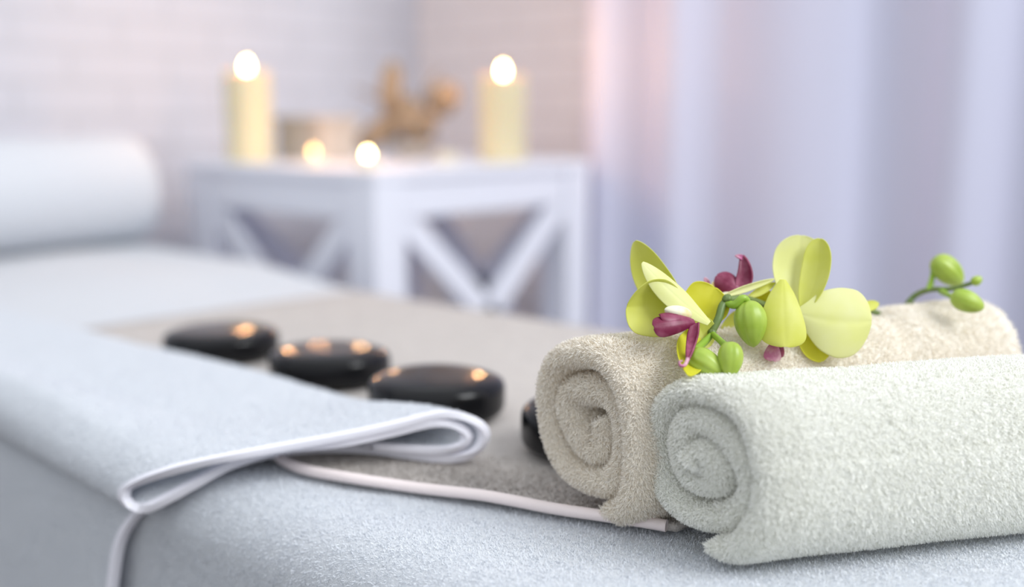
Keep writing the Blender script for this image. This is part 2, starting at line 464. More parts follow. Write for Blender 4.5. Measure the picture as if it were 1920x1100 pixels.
def fold_sweep(half, d0, d1, nd, lumps=True):
    ring = strip_ring(half); ds = np.linspace(0, 1, nd) ** 1.4 * (d1 - d0) + d0
    y = np.repeat(ring[None, :, 0], nd, 0); h = np.repeat(ring[None, :, 1], nd, 0)
    x = ring_x[None, :] - ds[:, None]
    k = np.clip((y - 0.46) / 0.12, 0, 1)                      # the right-hand fold wanders along the couch
    dd = ds[:, None]
    y = y + k * (0.012 * np.sin(np.clip(dd / 0.52, 0, 1) * math.pi) + 0.008 * np.clip(dd / 0.45, 0, 1))
    flat = np.clip(dd / 0.16, 0, 1); flat = flat * flat * (3 - 2 * flat)
    hh = np.where(h > 0.018, 0.018 + (h - 0.018) * (0.80 - 0.45 * flat), h)
    lift = np.clip(dd / 0.30, 0, 1); lift = lift * lift * (3 - 2 * lift)  # its left-hand fold rides up onto the couch further along
    lw = lift * np.clip((h + 0.032) / 0.015, 0, 1) * np.clip((0.47 - y) / 0.05, 0, 1)
    hh = hh + 0.017 * lw; y = y + 0.005 * lw
    V = np.stack([x, y, hh + ZT + 0.002], 2).reshape(-1, 3)
    if lumps:
        V[:, 2] += 0.0016 * noise3(V, 21, 26) * np.repeat(np.clip(ds / 0.05, 0, 1), len(ring))
        V[:, 1] += 0.0014 * noise3(V, 22, 20) * np.repeat(np.clip(ds / 0.05, 0, 1), len(ring))
    return V, grid_faces(nd, len(ring), False, True), len(ring)


V, Q, nr = fold_sweep(0.0028, 0.003, 1.25, 120)
n_ring = nr; mid = NP
# close both ends of the strip
capq = []
for b0, flip in ((0, False), ((120 - 1) * nr, True)):
    for i in range(NP - 1):
        q = [b0 + i, b0 + i + 1, b0 + nr - 3 - i + 0, b0 + nr - 2 - i]
        capq.append(q[::-1] if flip else q)
Q = np.concatenate([Q, np.array(capq)])
fc = V[Q].mean(1)
a, b, c, d = (V[Q[:, k]] for k in range(4)); fn = np.cross(c - a, d - b); fn /= np.maximum(np.linalg.norm(fn, axis=1, keepdims=True), 1e-12)
ctr = (fn[:, 2] > 0.3).mean()
tcam = (fc - np.array(CAM)) @ np.array(fwd)
wgt = np.clip((1.30 - tcam) / 0.35, 0, 1)
ridx = (Q[:, 0] % nr)
ring_in = ridx
P, Nn, _ = face_samples(V, Q, 220000, wgt + 1e-9)
outward = P + Nn * 0.001
# which side is outside: faces of the strip look away from its middle line; test with the ring itself
c0 = V.reshape(120, nr, 3)[60].mean(0)
sgn = 1.0
f0 = Q[60 * nr + 4]; mpt = V[f0].mean(0); opp = V[60 * nr + nr - 2 - 4]
nn0 = np.cross(V[f0[2]] - V[f0[0]], V[f0[3]] - V[f0[1]])
if np.dot(nn0, mpt - opp) < 0: sgn = -1.0
V2, Q2 = with_tufts(V, Q[:, ::-1] if sgn < 0 else Q, *tufts(P, Nn * sgn, 0.0025, 0.0006, 0.9))
ftow = link('folded_towel', raw_mesh('folded_towel', V2, Q2), M['terry_white'])
tag(ftow, 'white terry towel folded back on itself, draped over the near edge of the couch', 'towel')
V, Q, nr = fold_sweep(0.0036, -0.0015, 0.006, 5, False)
capq = []
for b0, flip in ((0, False), (4 * nr, True)):
    for i in range(NP - 1):
        q = [b0 + i, b0 + i + 1, b0 + nr - 3 - i, b0 + nr - 2 - i]
        capq.append(q[::-1] if flip else q)
hem = link('hem', raw_mesh('hem', V, np.concatenate([Q, np.array(capq)])), M['hem_white'], ftow)
hem['label'] = 'smooth stitched white hem'
bv = hem.modifiers.new('soft', 'BEVEL'); bv.width = 0.0014; bv.segments = 2; bv.limit_method = 'ANGLE'


# ------------------------------------------------------------------ rolled towels
def rolled(name, label, m, A, B, R, wide, turns, thick, pitch, phi0, square, seed, n_tuft, bulge=0.016, slouch=0.0, dent=None, skew=0.0, inner=0.022, tall=1.0):
    A = np.array(A, dtype=float); B = np.array(B, dtype=float)
    ax = B - A; Ln = np.linalg.norm(ax); ax /= Ln
    pv = np.cross(ax, [0, 0, 1]); zv = np.array([0, 0, 1.0])
    ns = int(130 * turns); s = np.linspace(0, turns, ns)
    phi = math.radians(phi0) + 2 * math.pi * s
    r = np.maximum(R - thick / 2 - pitch * s - (inner - pitch) * np.maximum(s - 0.75, 0), 0.0045)
    tk = thick + (inner - 0.0008 - thick) * np.clip((s - 0.7) / 0.4, 0, 1)
    c, sn = np.cos(phi), np.sin(phi)
    k = (np.abs(c) ** square + np.abs(sn) ** square) ** (-1.0 / square)
    blend = np.clip((r - 0.008) / (R * 0.6), 0, 1)
    k = 1 + (k - 1) * blend
    ctr = np.stack([r * k * c * wide * (1 - (1 - tall) * np.clip((s - 0.6) / 0.8, 0, 1)), r * k * sn], 1)
    ctr[:, 0] += slouch * ctr[:, 1]
    # the core sags a little and each turn is somewhat uneven
    ctr[:, 0] += 0.0022 * np.sin(phi * 1.7 + seed) * (s > 0.25) ; ctr[:, 1] += 0.0020 * np.sin(phi * 2.3 + seed * 2) * (s > 0.25)
    tg = np.gradient(ctr, axis=0); tg /= np.linalg.norm(tg, axis=1, keepdims=True)
    out = np.stack([tg[:, 1], -tg[:, 0]], 1)                  # points away from the core
    h = 1.0
    ring = []                                                  # (axial fraction, axial offset, outward)
    for q in np.linspace(0, 1, 70): ring.append((q, 0, h))
    for a in np.linspace(math.pi / 2, -math.pi / 2, 11)[1:-1]: ring.append((1, bulge * math.cos(a), h * math.sin(a)))
    for q in np.linspace(1, 0, 16): ring.append((q, 0, -h))
    for a in np.linspace(-math.pi / 2, math.pi / 2, 15)[1:-1]: ring.append((0, -bulge * math.cos(a), h * math.sin(a)))
    ring = np.array(ring); kr = len(ring)
    rg = np.random.default_rng(seed)
    e0 = bulge + 0.003 * np.sin(s * 5.1 + seed) + 0.004 * np.sin(s * 2.3 + 1 + seed) + 0.004 * np.clip(s, 0, 2) - 0.002
    e1 = bulge + 0.003 * np.sin(s * 4.3 + seed * 3)
    e0 = e0 + skew * (ctr[:, 0] + 0.05) + 0.010 * np.clip(1 - s / 0.12, 0, 1) - 0.006 * np.clip((s - 1.0) / 0.3, 0, 1)
    axial = e0[:, None] + (Ln - e0 - e1)[:, None] * ring[None, :, 0] + ring[None, :, 1]
    taper = np.clip(np.minimum(s, turns - s) / 0.03, 0.25, 1) ** 0.5
    pq = ctr[:, None, :] + out[:, None, :] * (ring[None, :, 2:3] * (taper * tk * 0.485)[:, None, None])
    V = A + axial[..., None] * ax + pq[..., 0:1] * pv + (pq[..., 1:2] + R) * zv
    V = V.reshape(-1, 3)
    V += 0.0022 * noise3(V, seed, 45)[:, None] * np.stack([noise3(V, seed + 1, 30), noise3(V, seed + 2, 30), noise3(V, seed + 3, 30)], 1)
    if dent is not None: V = dent(V, A, ax, Ln)
    V[:, 2] = np.maximum(V[:, 2], 0.0002) + A[2] * 0
    Q = grid_faces(ns, kr, False, True)
    cap = []
    half = kr // 2
    for b0, flip in ((0, True), ((ns - 1) * kr, False)):
        cpt = len(V); V = np.concatenate([V, [V[b0:b0 + kr].mean(0)]])
        for i in range(kr):
            f = [b0 + i, b0 + (i + 1) % kr, cpt]
            cap.append(f[::-1] if flip else f)
    # orientation check on an outer face
    f0 = Q[5 * kr + 20]; n0 = np.cross(V[f0[2]] - V[f0[0]], V[f0[3]] - V[f0[1]])
    sg = 1.0 if np.dot(n0, V[f0].mean(0) - V[5 * kr + 70 + 9 + 8]) > 0 else -1.0
    si = Q[:, 0] // kr; ri = Q[:, 0] % kr
    sv = s[np.minimum(si, ns - 1)]
    w_ = np.zeros(len(Q)); w_[(sv < 1.06) & (ri < 70)] = 1.0            # outside of the roll
    w_[(ri >= 70 + 9 + 16 - 2)] = 2.2                                    # the end towards the lens
    w_[(ri >= 69) & (ri < 79)] = 0.5
    w_[(ri < 4)] = 2.2
    V[:, 2] += A[2]
    V[:, 2] -= A[2]
    P, Nn, _ = face_samples(V, Q, n_tuft, w_ + 1e-9)
    comb = np.array(pv) * 0.25 + np.array([0, 0, -0.35])
    tv, tf = tufts(P, Nn * sg, 0.0036, 0.00055, 0.75, comb)
    if sg < 0: Q = Q[:, ::-1]
    T = np.array(cap)
    V2, Q2 = with_tufts(V, Q, tv, tf)
    o = link(name, raw_mesh(name, V2, Q2, T), m)
    return tag(o, label, 'towel', 'rolled towels on the couch')


# the heap of three cloth layers below gives each roll its own rest height
def ground(p, h): return (p[0], p[1], 0.0 + h)


def shift_z(o, dz): o.data.transform(Matrix.Translation((0, 0, dz))); return o


a2 = right * 0.079 + hfwd * 0.630
b2 = a2 + (right * math.cos(math.radians(14)) + hfwd * math.sin(math.radians(14))) * 0.37
r2 = rolled('rolled_towel', 'pale greenish white rolled towel in front, nearest the lens', M['terry_pale_green'], (a2.x, a2.y, 0), (b2.x, b2.y, 0),
            0.0622, 0.80, 2.55, 0.0165, 0.0172, -83, 2.35, 4, 280000, skew=0.72, inner=0.0225)
shift_z(r2, ZT + 0.004)
a1 = right * 0.028 + hfwd * 0.690
b1 = a1 + (right * math.cos(math.radians(23)) + hfwd * math.sin(math.radians(23))) * 0.375
def flared(V, A, ax, Ln):
    q = (V - A) @ ax / Ln
    e = np.clip((q - 0.70) / 0.07, 0, 1); e = e * e * (3 - 2 * e)
    V = V.copy(); V[:, 2] *= 1 + 0.022 * e - 0.035 * np.exp(-((q - 0.71) / 0.022) ** 2)
    return V


r1_ = rolled('rolled_towel', 'cream rolled towel lying behind the pale greenish one', M['terry_cream'], (a1.x, a1.y, 0), (b1.x, b1.y, 0),
             0.0680, 0.77, 2.35, 0.0185, 0.0192, -80, 2.7, 9, 200000, skew=0.42, inner=0.0235, dent=flared)
shift_z(r1_, ZT + 0.004)


# ------------------------------------------------------------------ black stones
def stone(x, y, rx, ry, hgt, rot, seed, label):
    n, k = 28, 56
    th = np.linspace(-math.pi / 2, math.pi / 2, n); a = np.linspace(0, 2 * math.pi, k, endpoint=False)
    e = 0.42
    cz = np.sign(np.sin(th)) * np.abs(np.sin(th)) ** 0.46; cr = np.abs(np.cos(th)) ** e
    V = np.stack([np.outer(cr, np.cos(a)) * rx, np.outer(cr, np.sin(a)) * ry, np.repeat(cz[:, None], k, 1) * hgt / 2], 2).reshape(-1, 3)
    V += (0.0022 * noise3(V, seed, 32))[:, None] * np.array([1, 1, 0.3])
    V[:, 2] -= V[:, 2].min()
    Q = grid_faces(n, k, False, True)[:, ::-1]
    o = link('hot_stone', raw_mesh('hot_stone', V, Q), M['stone'])
    o.location = (x, y, ZT + 0.0115); o.rotation_euler = (0, 0, rot)
    return tag(o, label, 'stone', 'black massage stones on the beige towel')


stone(-1.018, 0.662, 0.064, 0.057, 0.034, 0.9, 31, 'black massage stone furthest back, with the brightest candle glint')
stone(-0.842, 0.674, 0.063, 0.056, 0.035, 0.6, 32, 'black massage stone second from the back, with two faint candle glints')
stone(-0.669, 0.655, 0.063, 0.059, 0.039, 0.7, 33, 'black massage stone just behind the loop of the folded white towel')
stone(-0.500, 0.667, 0.060, 0.056, 0.042, 0.5, 34, 'black massage stone half hidden by the cream rolled towel')

# ------------------------------------------------------------------ bolster at the head
n, k = 90, 72
BR = 0.112; bl = 0.80
uu = np.linspace(0, 1, n); a = np.linspace(0, 2 * math.pi, k, endpoint=False)
edge = np.minimum(uu, 1 - uu) * bl
rr = BR * np.clip(1 - np.clip(1 - edge / 0.055, 0, 1) ** 2.2, 0.0, 1) ** 0.5
rr = np.maximum(rr, 0.004)
V = np.stack([np.outer(rr, np.cos(a)), np.repeat((uu * bl)[:, None], k, 1), np.outer(rr, np.sin(a)) * 0.97], 2).reshape(-1, 3)
V += 0.004 * noise3(V, 41, 11)[:, None] * np.array([1, 0.3, 1])
BX = -2.03
V += np.array([BX, 0.36, ZT + 0.128])
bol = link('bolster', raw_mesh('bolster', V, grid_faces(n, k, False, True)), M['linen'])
tag(bol, 'thick white round bolster pillow across the head of the couch', 'pillow')

# ------------------------------------------------------------------ side table with crossed braces
TX0, TX1, TY0, TY1, TZ = -2.05, -1.44, 1.262, 1.895, ZT + 0.182
st = thing('side_table', 'white painted side table with crossed braces on its sides', 'table', ((TX0 + TX1) / 2, (TY0 + TY1) / 2, 0))
LOC = Vector(st.location)
PW = 0.080; wp = M['white_paint']
local(box('tabletop', (TX0, TY0, TZ - 0.022, TX1, TY1, TZ), wp, st), LOC)
for x in (TX0, TX1 - PW):
    for y in (TY0, TY1 - PW):
        local(box('leg', (x + 0.002, y + 0.002, 0, x + PW - 0.002, y + PW - 0.002, TZ - 0.022), wp, st), LOC)
z0, z1 = TZ - 0.092, TZ - 0.022
zb = TZ - 0.58
for x in (TX0 + 0.008, TX1 - 0.036):
    local(box('rail', (x, TY0 + PW, z0, x + 0.028, TY1 - PW, z1), wp, st), LOC)
    local(box('rail', (x, TY0 + PW, zb, x + 0.028, TY1 - PW, zb + 0.06), wp, st), LOC)
    for ya, yb in ((TY0 + PW, TY1 - PW), (TY1 - PW, TY0 + PW)):
        local(bar('brace', (x + 0.014, ya, z0 + 0.004), (x + 0.014, yb, zb + 0.055), 0.052, 0.020, (1, 0, 0), wp, st), LOC)
for y in (TY0 + 0.008, TY1 - 0.036):
    local(box('rail', (TX0 + PW, y, z0, TX1 - PW, y + 0.028, z1), wp, st), LOC)
    local(box('rail', (TX0 + PW, y, zb, TX1 - PW, y + 0.028, zb + 0.06), wp, st), LOC)
    for xa, xb in ((TX0 + PW, TX1 - PW), (TX1 - PW, TX0 + PW)):
        local(bar('brace', (xa, y + 0.014, z0 + 0.004), (xb, y + 0.014, zb + 0.055), 0.052, 0.020, (0, 1, 0), wp, st), LOC)
local(box('shelf', (TX0 + 0.01, TY0 + 0.036, zb + 0.02, TX1 - 0.01, TY1 - 0.036, zb + 0.042), wp, st), LOC)


# ------------------------------------------------------------------ candles
def flame_mesh(hh, rr):
    z = np.linspace(0, 1, 14)
    r = rr * np.sin(np.clip(z, 0, 1) ** 0.62 * math.pi) ** 0.9 + 0.0002
    return lathe(list(zip(r, z * hh)), 20)


def pillar(x, y, rad, hgt, label):
    t = thing('pillar_candle', label, 'candle', (x, y, TZ + 0.0005), 'lit pillar candles on the side table')
    pf = [(rad * 0.97, 0), (rad, 0.004)] + [(rad * (1 + 0.006 * math.sin(z * 60)), z) for z in np.linspace(0.01, hgt - 0.006, 14)] + \
         [(rad * 0.985, hgt - 0.002), (rad * 0.94, hgt), (rad * 0.84, hgt - 0.003), (rad * 0.5, hgt - 0.010), (rad * 0.12, hgt - 0.012)]
    link('wax_body', raw_mesh('wax_body', *lathe(pf, 56)), M['wax'], t)
    link('wick', raw_mesh('wick', *tube([(0, 0, hgt - 0.014), (0.0006, 0, hgt - 0.004), (0.002, 0.0005, hgt + 0.004)], [0.0013, 0.001], 10, 8)), M['wick'], t)
    f = link('flame', raw_mesh('flame', *flame_mesh(0.024, 0.0056)), M['flame'], t); f.location = (0.001, 0, hgt + 0.001)
    d = bpy.data.lights.new('candle_light', 'POINT'); d.energy = 1.3; d.color = (1.0, 0.50, 0.22); d.shadow_soft_size = 0.008
    o = bpy.data.objects.new('candle_light', d); C.objects.link(o); o.location = (x, y, TZ + hgt + 0.045)
    return t


def tealight(x, y, label, lit, fm, rad=0.021, hgt=0.018):
    t = thing('tealight', label, 'candle', (x, y, TZ + 0.0005), 'tealights on the side table')
    link('cup', raw_mesh('cup', *lathe([(rad * 0.95, 0), (rad, 0.002), (rad, hgt), (rad * 1.03, hgt + 0.001), (rad * 0.97, hgt), (rad * 0.96, hgt - 0.006), (rad * 0.5, hgt - 0.0065)], 40)), M['tin'], t)
    link('wax', raw_mesh('wax', *lathe([(rad * 0.94, hgt - 0.0075), (rad * 0.94, hgt - 0.005), (rad * 0.4, hgt - 0.0055), (0.001, hgt - 0.0055)], 40)), M['wax'], t)
    link('wick', raw_mesh('wick', *tube([(0, 0, hgt - 0.007), (0, 0, hgt - 0.001), (0.001, 0, hgt + 0.004)], [0.001, 0.0008], 8, 8)), M['wick'], t)
    if lit:
        f = link('flame', raw_mesh('flame', *flame_mesh(0.015, 0.0050)), fm, t); f.location = (0, 0, hgt + 0.001)
        d = bpy.data.lights.new('tealight_light', 'POINT'); d.energy = 0.18; d.color = (1.0, 0.50, 0.22); d.shadow_soft_size = 0.006
        o = bpy.data.objects.new('tealight_light', d); C.objects.link(o); o.location = (x, y, TZ + hgt + 0.03)
    return t


pillar(-1.930, 1.345, 0.047, 0.186, 'tall lit cream pillar candle at the left end of the side table')
pillar(-1.510, 1.682, 0.048, 0.176, 'tall lit cream pillar candle at the right end of the side table')
tealight(-1.720, 1.350, 'small lit tealight with the dimmer flame, nearer the left pillar candle', True, M['flame_small'])
tealight(-1.520, 1.318, 'small lit tealight with the brighter flame, at the near corner of the table', True, M['flame'])
tealight(-1.560, 1.565, 'small unlit tealight just left of the right pillar candle', False, None, 0.022, 0.02)

# ------------------------------------------------------------------ box and dried flowers on the table
bx = thing('wooden_box', 'low tan wooden box behind the tealights on the side table', 'box', (-1.860, 1.470, TZ))
box('body', (-0.075, -0.05, 0, 0.075, 0.05, 0.075), M['tan'], bx)
box('lid', (-0.079, -0.054, 0.076, 0.079, 0.054, 0.094), M['tan'], bx)

df = thing('dried_flower_arrangement', 'brown dried flowers with pods and pale leaves standing between the pillar candles', 'dried flowers', (-1.76, 1.66, TZ))
DO = Vector(df.location)


def blob(name, c, sx, sy, sz, m, parent, seed, tilt=(0, 0, 0)):
    n, k = 16, 24
    th = np.linspace(-math.pi / 2, math.pi / 2, n); a = np.linspace(0, 2 * math.pi, k, endpoint=False)
    V = np.stack([np.outer(np.cos(th), np.cos(a)), np.outer(np.cos(th), np.sin(a)), np.repeat(np.sin(th)[:, None], k, 1)], 2).reshape(-1, 3)
    V *= (1 + 0.10 * noise3(V, seed, 5) + 0.05 * np.sin(np.arctan2(V[:, 1], V[:, 0]) * 7))[:, None]
    V *= np.array([sx, sy, sz])
    R = np.array(Matrix.Rotation(tilt[2], 3, 'Z') @ Matrix.Rotation(tilt[1], 3, 'Y') @ Matrix.Rotation(tilt[0], 3, 'X'))
    V = V @ R.T + np.array(c)
    return link(name, raw_mesh(name, V, grid_faces(n, k, False, True)[:, ::-1]), m, parent)


TD = 2.36


def dpt(px, py, dt=0.0): return at(px, py, TD + dt) - DO


for i, (px, py, sx, sz, tl) in enumerate([(732, 165, 0.024, 0.055, 0.1), (832, 185, 0.036, 0.038, 0.6), (722, 242, 0.055, 0.030, -0.5), (690, 262, 0.030, 0.022, 0.0),
                                          (775, 235, 0.048, 0.028, 0.4), (760, 205, 0.030, 0.030, 0.2), (800, 222, 0.030, 0.018, 0.5)]):
    blob('flower_head', dpt(px, py, 0.02 * (i % 3) - 0.02), sx, sx * 0.8, sz, M['brown'], df, 60 + i, (0, tl, 0.7))
for i, (px, py) in enumerate([(732, 165), (832, 185), (722, 242), (775, 235), (665, 165), (825, 130)]):
    e = dpt(px, py); link('stem', raw_mesh('stem', *tube([(0.0, 0.0, 0.02), (e.x * 0.4, e.y * 0.4, e.z * 0.6 + 0.02), tuple(e)], [0.004, 0.003], 20, 8)), M['brown'], df)
link('bowl', raw_mesh('bowl', *lathe([(0.030, 0), (0.034, 0.003), (0.048, 0.018), (0.055, 0.036), (0.052, 0.036), (0.044, 0.018), (0.01, 0.008)], 40)), M['tan'], df)

# ------------------------------------------------------------------ curtain
zc = []
fold = [(-1.500, 0.000), (-1.455, -0.028), (-1.42, -0.010), (-1.372, 0.022), (-1.335, 0.030), (-1.29, -0.022), (-1.245, -0.034), (-1.195, -0.006), (-1.15, 0.010),
        (-1.10, -0.004), (-1.05, -0.018), (-1.0, -0.024), (-0.945, -0.020), (-0.885, -0.004), (-0.845, 0.026), (-0.79, 0.034), (-0.735, 0.020), (-0.70, -0.020), (-0.655, -0.032),
        (-0.61, -0.012), (-0.57, 0.022), (-0.52, 0.030), (-0.47, -0.010), (-0.42, -0.030), (-0.36, -0.010), (-0.31, 0.025), (-0.25, 0.025), (-0.2, -0.025), (-0.13, -0.03),
        (-0.07, 0.01), (0.0, 0.03), (0.07, -0.02), (0.14, -0.03), (0.22, 0.02), (0.3, 0.03), (0.38, -0.02), (0.46, -0.03), (0.55, 0.02), (0.65, 0.0)]
pc = smooth_path(fold, 420)
zz = np.linspace(0.03, 2.45, 26)
V = np.stack([np.repeat(pc[:, 0:1], 26, 1), 1.95 + pc[:, 1:2] * (1.0 - 0.12 * zz[None, :]) + 0.006 * np.sin(zz[None, :] * 2 + pc[:, 0:1] * 9), np.repeat(zz[None, :], 420, 0)], 2).reshape(-1, 3)
cur = link('curtain', raw_mesh('curtain', V, grid_faces(420, 26)), M['curtain'])
so = cur.modifiers.new('thickness', 'SOLIDIFY'); so.thickness = 0.0015
tag(cur, 'pale lilac curtain hanging in soft vertical folds behind the couch', 'curtain')
rod = link('curtain_rod', raw_mesh('curtain_rod', *tube([(-1.6, 1.95, 2.46), (-0.4, 1.95, 2.46), (0.8, 1.95, 2.46)], [0.012, 0.012], 8, 14)), M['white_paint'])
tag(rod, 'white rod holding up the lilac curtain', 'curtain rod')

# ------------------------------------------------------------------ orchid spray lying on the rolls
T0 = 0.735
orc = thing('orchid_spray', 'yellow orchid stem with purple lips and green buds lying on the rolled towels', 'flower', at(1500, 600, 0.75))
OO = Vector(orc.location)


def op(px, py, dt=0.0): return np.array(at(px, py, T0 + dt) - OO)


PROF = {'round': [(0, 0.16), (0.12, 0.42), (0.3, 0.80), (0.5, 0.98), (0.65, 1.0), (0.8, 0.92), (0.90, 0.72), (0.96, 0.48), (0.99, 0.25), (1, 0.08)],
        'sepal': [(0, 0.22), (0.15, 0.55), (0.35, 0.92), (0.5, 1.0), (0.7, 0.90), (0.84, 0.68), (0.93, 0.43), (0.98, 0.22), (1, 0.08)],
        'drop': [(0, 0.12), (0.15, 0.44), (0.3, 0.66), (0.5, 0.87), (0.7, 1.0), (0.84, 0.98), (0.93, 0.78), (0.98, 0.45), (1, 0.15)],
        'strap': [(0, 0.7), (0.3, 1.0), (0.6, 0.8), (0.85, 0.5), (1, 0.12)]}


def petal(name, base, tip, width, m, parent, prof='round', face=None, cup=0.2, bend=0.1, ruffle=0.03, turn=0.0, skew=0.0, seed=0, thick=0.0007):
    """a petal from base to tip; face = direction its front looks to, cup curls the sides towards it, bend arches the middle"""
    base = np.array(base); tip = np.array(tip); ax = tip - base; L = np.linalg.norm(ax); ax /= L
    fc = np.array(face if face is not None else -np.array(fwd), dtype=float)
    sd = np.cross(ax, fc); sd /= np.linalg.norm(sd); nm = np.cross(sd, ax)
    if turn:
        c, s_ = math.cos(turn), math.sin(turn); sd, nm = sd * c + nm * s_, nm * c - sd * s_
    nu, nv = 30, 23
    U = np.linspace(0, 1, nu)[:, None]; Vv = np.linspace(-1, 1, nv)[None, :]
    cv = smooth_path(PROF[prof], 200)
    U = (0.5 - 0.5 * np.cos(np.linspace(0, math.pi, nu)))[:, None]       # closer rows towards base and tip
    W = np.interp(U[:, 0], np.maximum.accumulate(cv[:, 0]), np.maximum(cv[:, 1], 0.05))[:, None] * width / 2
    along = U * L + 0 * Vv
    # rounded ends: the rim falls back near base and tip
    h = cup * W * Vv ** 2 + bend * L * np.sin(U * math.pi) * -1 + ruffle * W * np.sin(U * 7 + seed + Vv * 2) * Vv ** 2
    h = h - 0.022 * W * np.exp(-(Vv / 0.10) ** 2)
    P = base + along[..., None] * ax + (W * Vv * (1 - 0.12 * abs(cup) * Vv ** 2) + skew * L * np.sin(U * math.pi))[..., None] * sd + h[..., None] * nm
    P = P.reshape(-1, 3)
    o = link(name, raw_mesh(name, P, grid_faces(nu, nv)), m, parent)
    so = o.modifiers.new('thickness', 'SOLIDIFY'); so.thickness = thick; so.offset = 0
    sb = o.modifiers.new('smooth', 'SUBSURF'); sb.levels = 1; sb.render_levels = 1
    return o


def ovoid(name, a, b, width, m, parent, lines=3, point=0.6, seed=0, deep=None, ridge=0.04):
    """a bud from its stalk end a to its tip b with shallow seams between its sepals"""
    a = np.array(a); b = np.array(b); ax = b - a; L = np.linalg.norm(ax); ax /= L
    s = np.cross(ax, np.array(fwd)); s /= np.linalg.norm(s); q = np.cross(ax, s)
    n, k = 26, 48; u = np.linspace(0, 1, n); an = np.linspace(0, 2 * math.pi, k, endpoint=False)
    r = np.sin(np.clip(u ** 0.80, 0, 1) * math.pi) ** point * width / 2; r = np.maximum(r, 0.0003)
    seam = 1 - ridge * np.exp(-((np.mod(an * lines / (2 * math.pi) + 0.23 + seed * 0.17, 1) - 0.5) / 0.07) ** 2) * 2 + 0.012 * np.cos(an * lines * 4)
    R = r[:, None] * seam[None, :]
    P = a + (u * L)[:, None, None] * ax + R[..., None] * (np.cos(an)[None, :, None] * s + (deep or 0.95) * np.sin(an)[None, :, None] * q)
    return link(name, raw_mesh(name, P.reshape(-1, 3), grid_faces(n, k, False, True)[:, ::-1]), m, parent)


def tb(name, pts, rad, m, parent, n=40): return link(name, raw_mesh(name, *tube(pts, rad, n, 14)), m, parent)


tocam = -np.array(fwd); rt = np.array(right); upv = np.array(up)

# main stem: visible at the front, hidden behind the big flower, and again over the far end of the cream roll
tb('stem', [op(1334, 624, -0.022), op(1347, 597, -0.020), op(1360, 566, -0.014), op(1400, 560, 0.0), op(1450, 575, 0.02), op(1540, 590, 0.035), op(1620, 580, 0.06), op(1660, 592, 0.085),
            op(1690, 583, 0.095), op(1713, 556, 0.095), op(1742, 543, 0.088), op(1785, 541, 0.075), op(1830, 528, 0.066)],
   [0.0024, 0.0027, 0.0026, 0.0022, 0.0022, 0.0022, 0.0022, 0.0022, 0.0022, 0.0022, 0.0022, 0.0018, 0.0016], M['stem'], orc, 110)
ovoid('stem_tip', op(1822, 531, 0.066), op(1841, 520, 0.066), 0.0075, M['bud'], orc, 3, 0.5, 2)
blob('node', op(1364, 560, -0.016), 0.0034, 0.0034, 0.0030, M['stem'], orc, 71)
blob('node', op(1335, 624, -0.022), 0.0029, 0.0029, 0.0032, M['stem'], orc, 72)
blob('node', op(1706, 565, 0.095), 0.0027, 0.0027, 0.0027, M['stem'], orc, 73)
# buds with their stalks
def bud(stalk_pts, stalk_r, a, b, width, seed, point=0.62, deep=0.95):
    bo = ovoid('bud', a, b, width, M['bud'], orc, 3, point, seed, deep)
    tb('bud_stalk', stalk_pts, stalk_r, M['stalk'], bo, 24)
    return bo


bud([op(1362, 568, -0.016), op(1378, 571, -0.020), op(1392, 559, -0.022), op(1402, 564, -0.020)], [0.0022, 0.0030, 0.0026, 0.0022],
    op(1403, 562, -0.020), op(1413, 651, -0.022), 0.0222, 1, 0.60)
bud([op(1336, 625, -0.022), op(1322, 640, -0.030), op(1302, 658, -0.046), op(1293, 668, -0.052)], [0.0018, 0.0026, 0.0024, 0.0018],
    op(1288, 662, -0.052), op(1359, 703, -0.060), 0.0185, 2, 0.55)
bud([op(1335, 625, -0.022), op(1352, 640, -0.042), op(1364, 652, -0.056)], [0.0020, 0.0021, 0.0030],
    op(1371, 640, -0.058), op(1368, 708, -0.064), 0.0162, 3, 0.55)
bud([op(1742, 543, 0.088), op(1748, 520, 0.088), op(1752, 495, 0.086), op(1760, 487, 0.084)], [0.0026, 0.0020, 0.0018, 0.0018],
    op(1752, 484, 0.085), op(1803, 532, 0.090), 0.0205, 4, 0.5)
bud([op(1766, 546, 0.080), op(1776, 552, 0.062), op(1790, 558, 0.052)], [0.0026, 0.0018, 0.0018],
    op(1783, 552, 0.052), op(1845, 578, 0.046), 0.0165, 5, 0.5)


def flower(px, py, dt):
    o = bpy.data.objects.new('flower', None); C.objects.link(o); o.parent = orc; o.empty_display_size = 0.02
    p = op(px, py, dt); o.location = p
    return o, p


class At:
    """petals of one flower, given about its heart"""
    def __init__(s, px, py, dt, off=0.0): s.off = off; s.o, s.p = flower(px, py, dt + off)
    def __call__(s, px, py, dt): return op(px, py, dt + s.off) - s.p
    def petal(s, base, tip, width, m, **kw): return petal(kw.pop('name', 'petal'), s(*base), s(*tip), width, M[m], s.o, **kw)
    def ovoid(s, name, a, b, width, m, **kw): return ovoid(name, s(*a), s(*b), width, M[m], s.o, **kw)


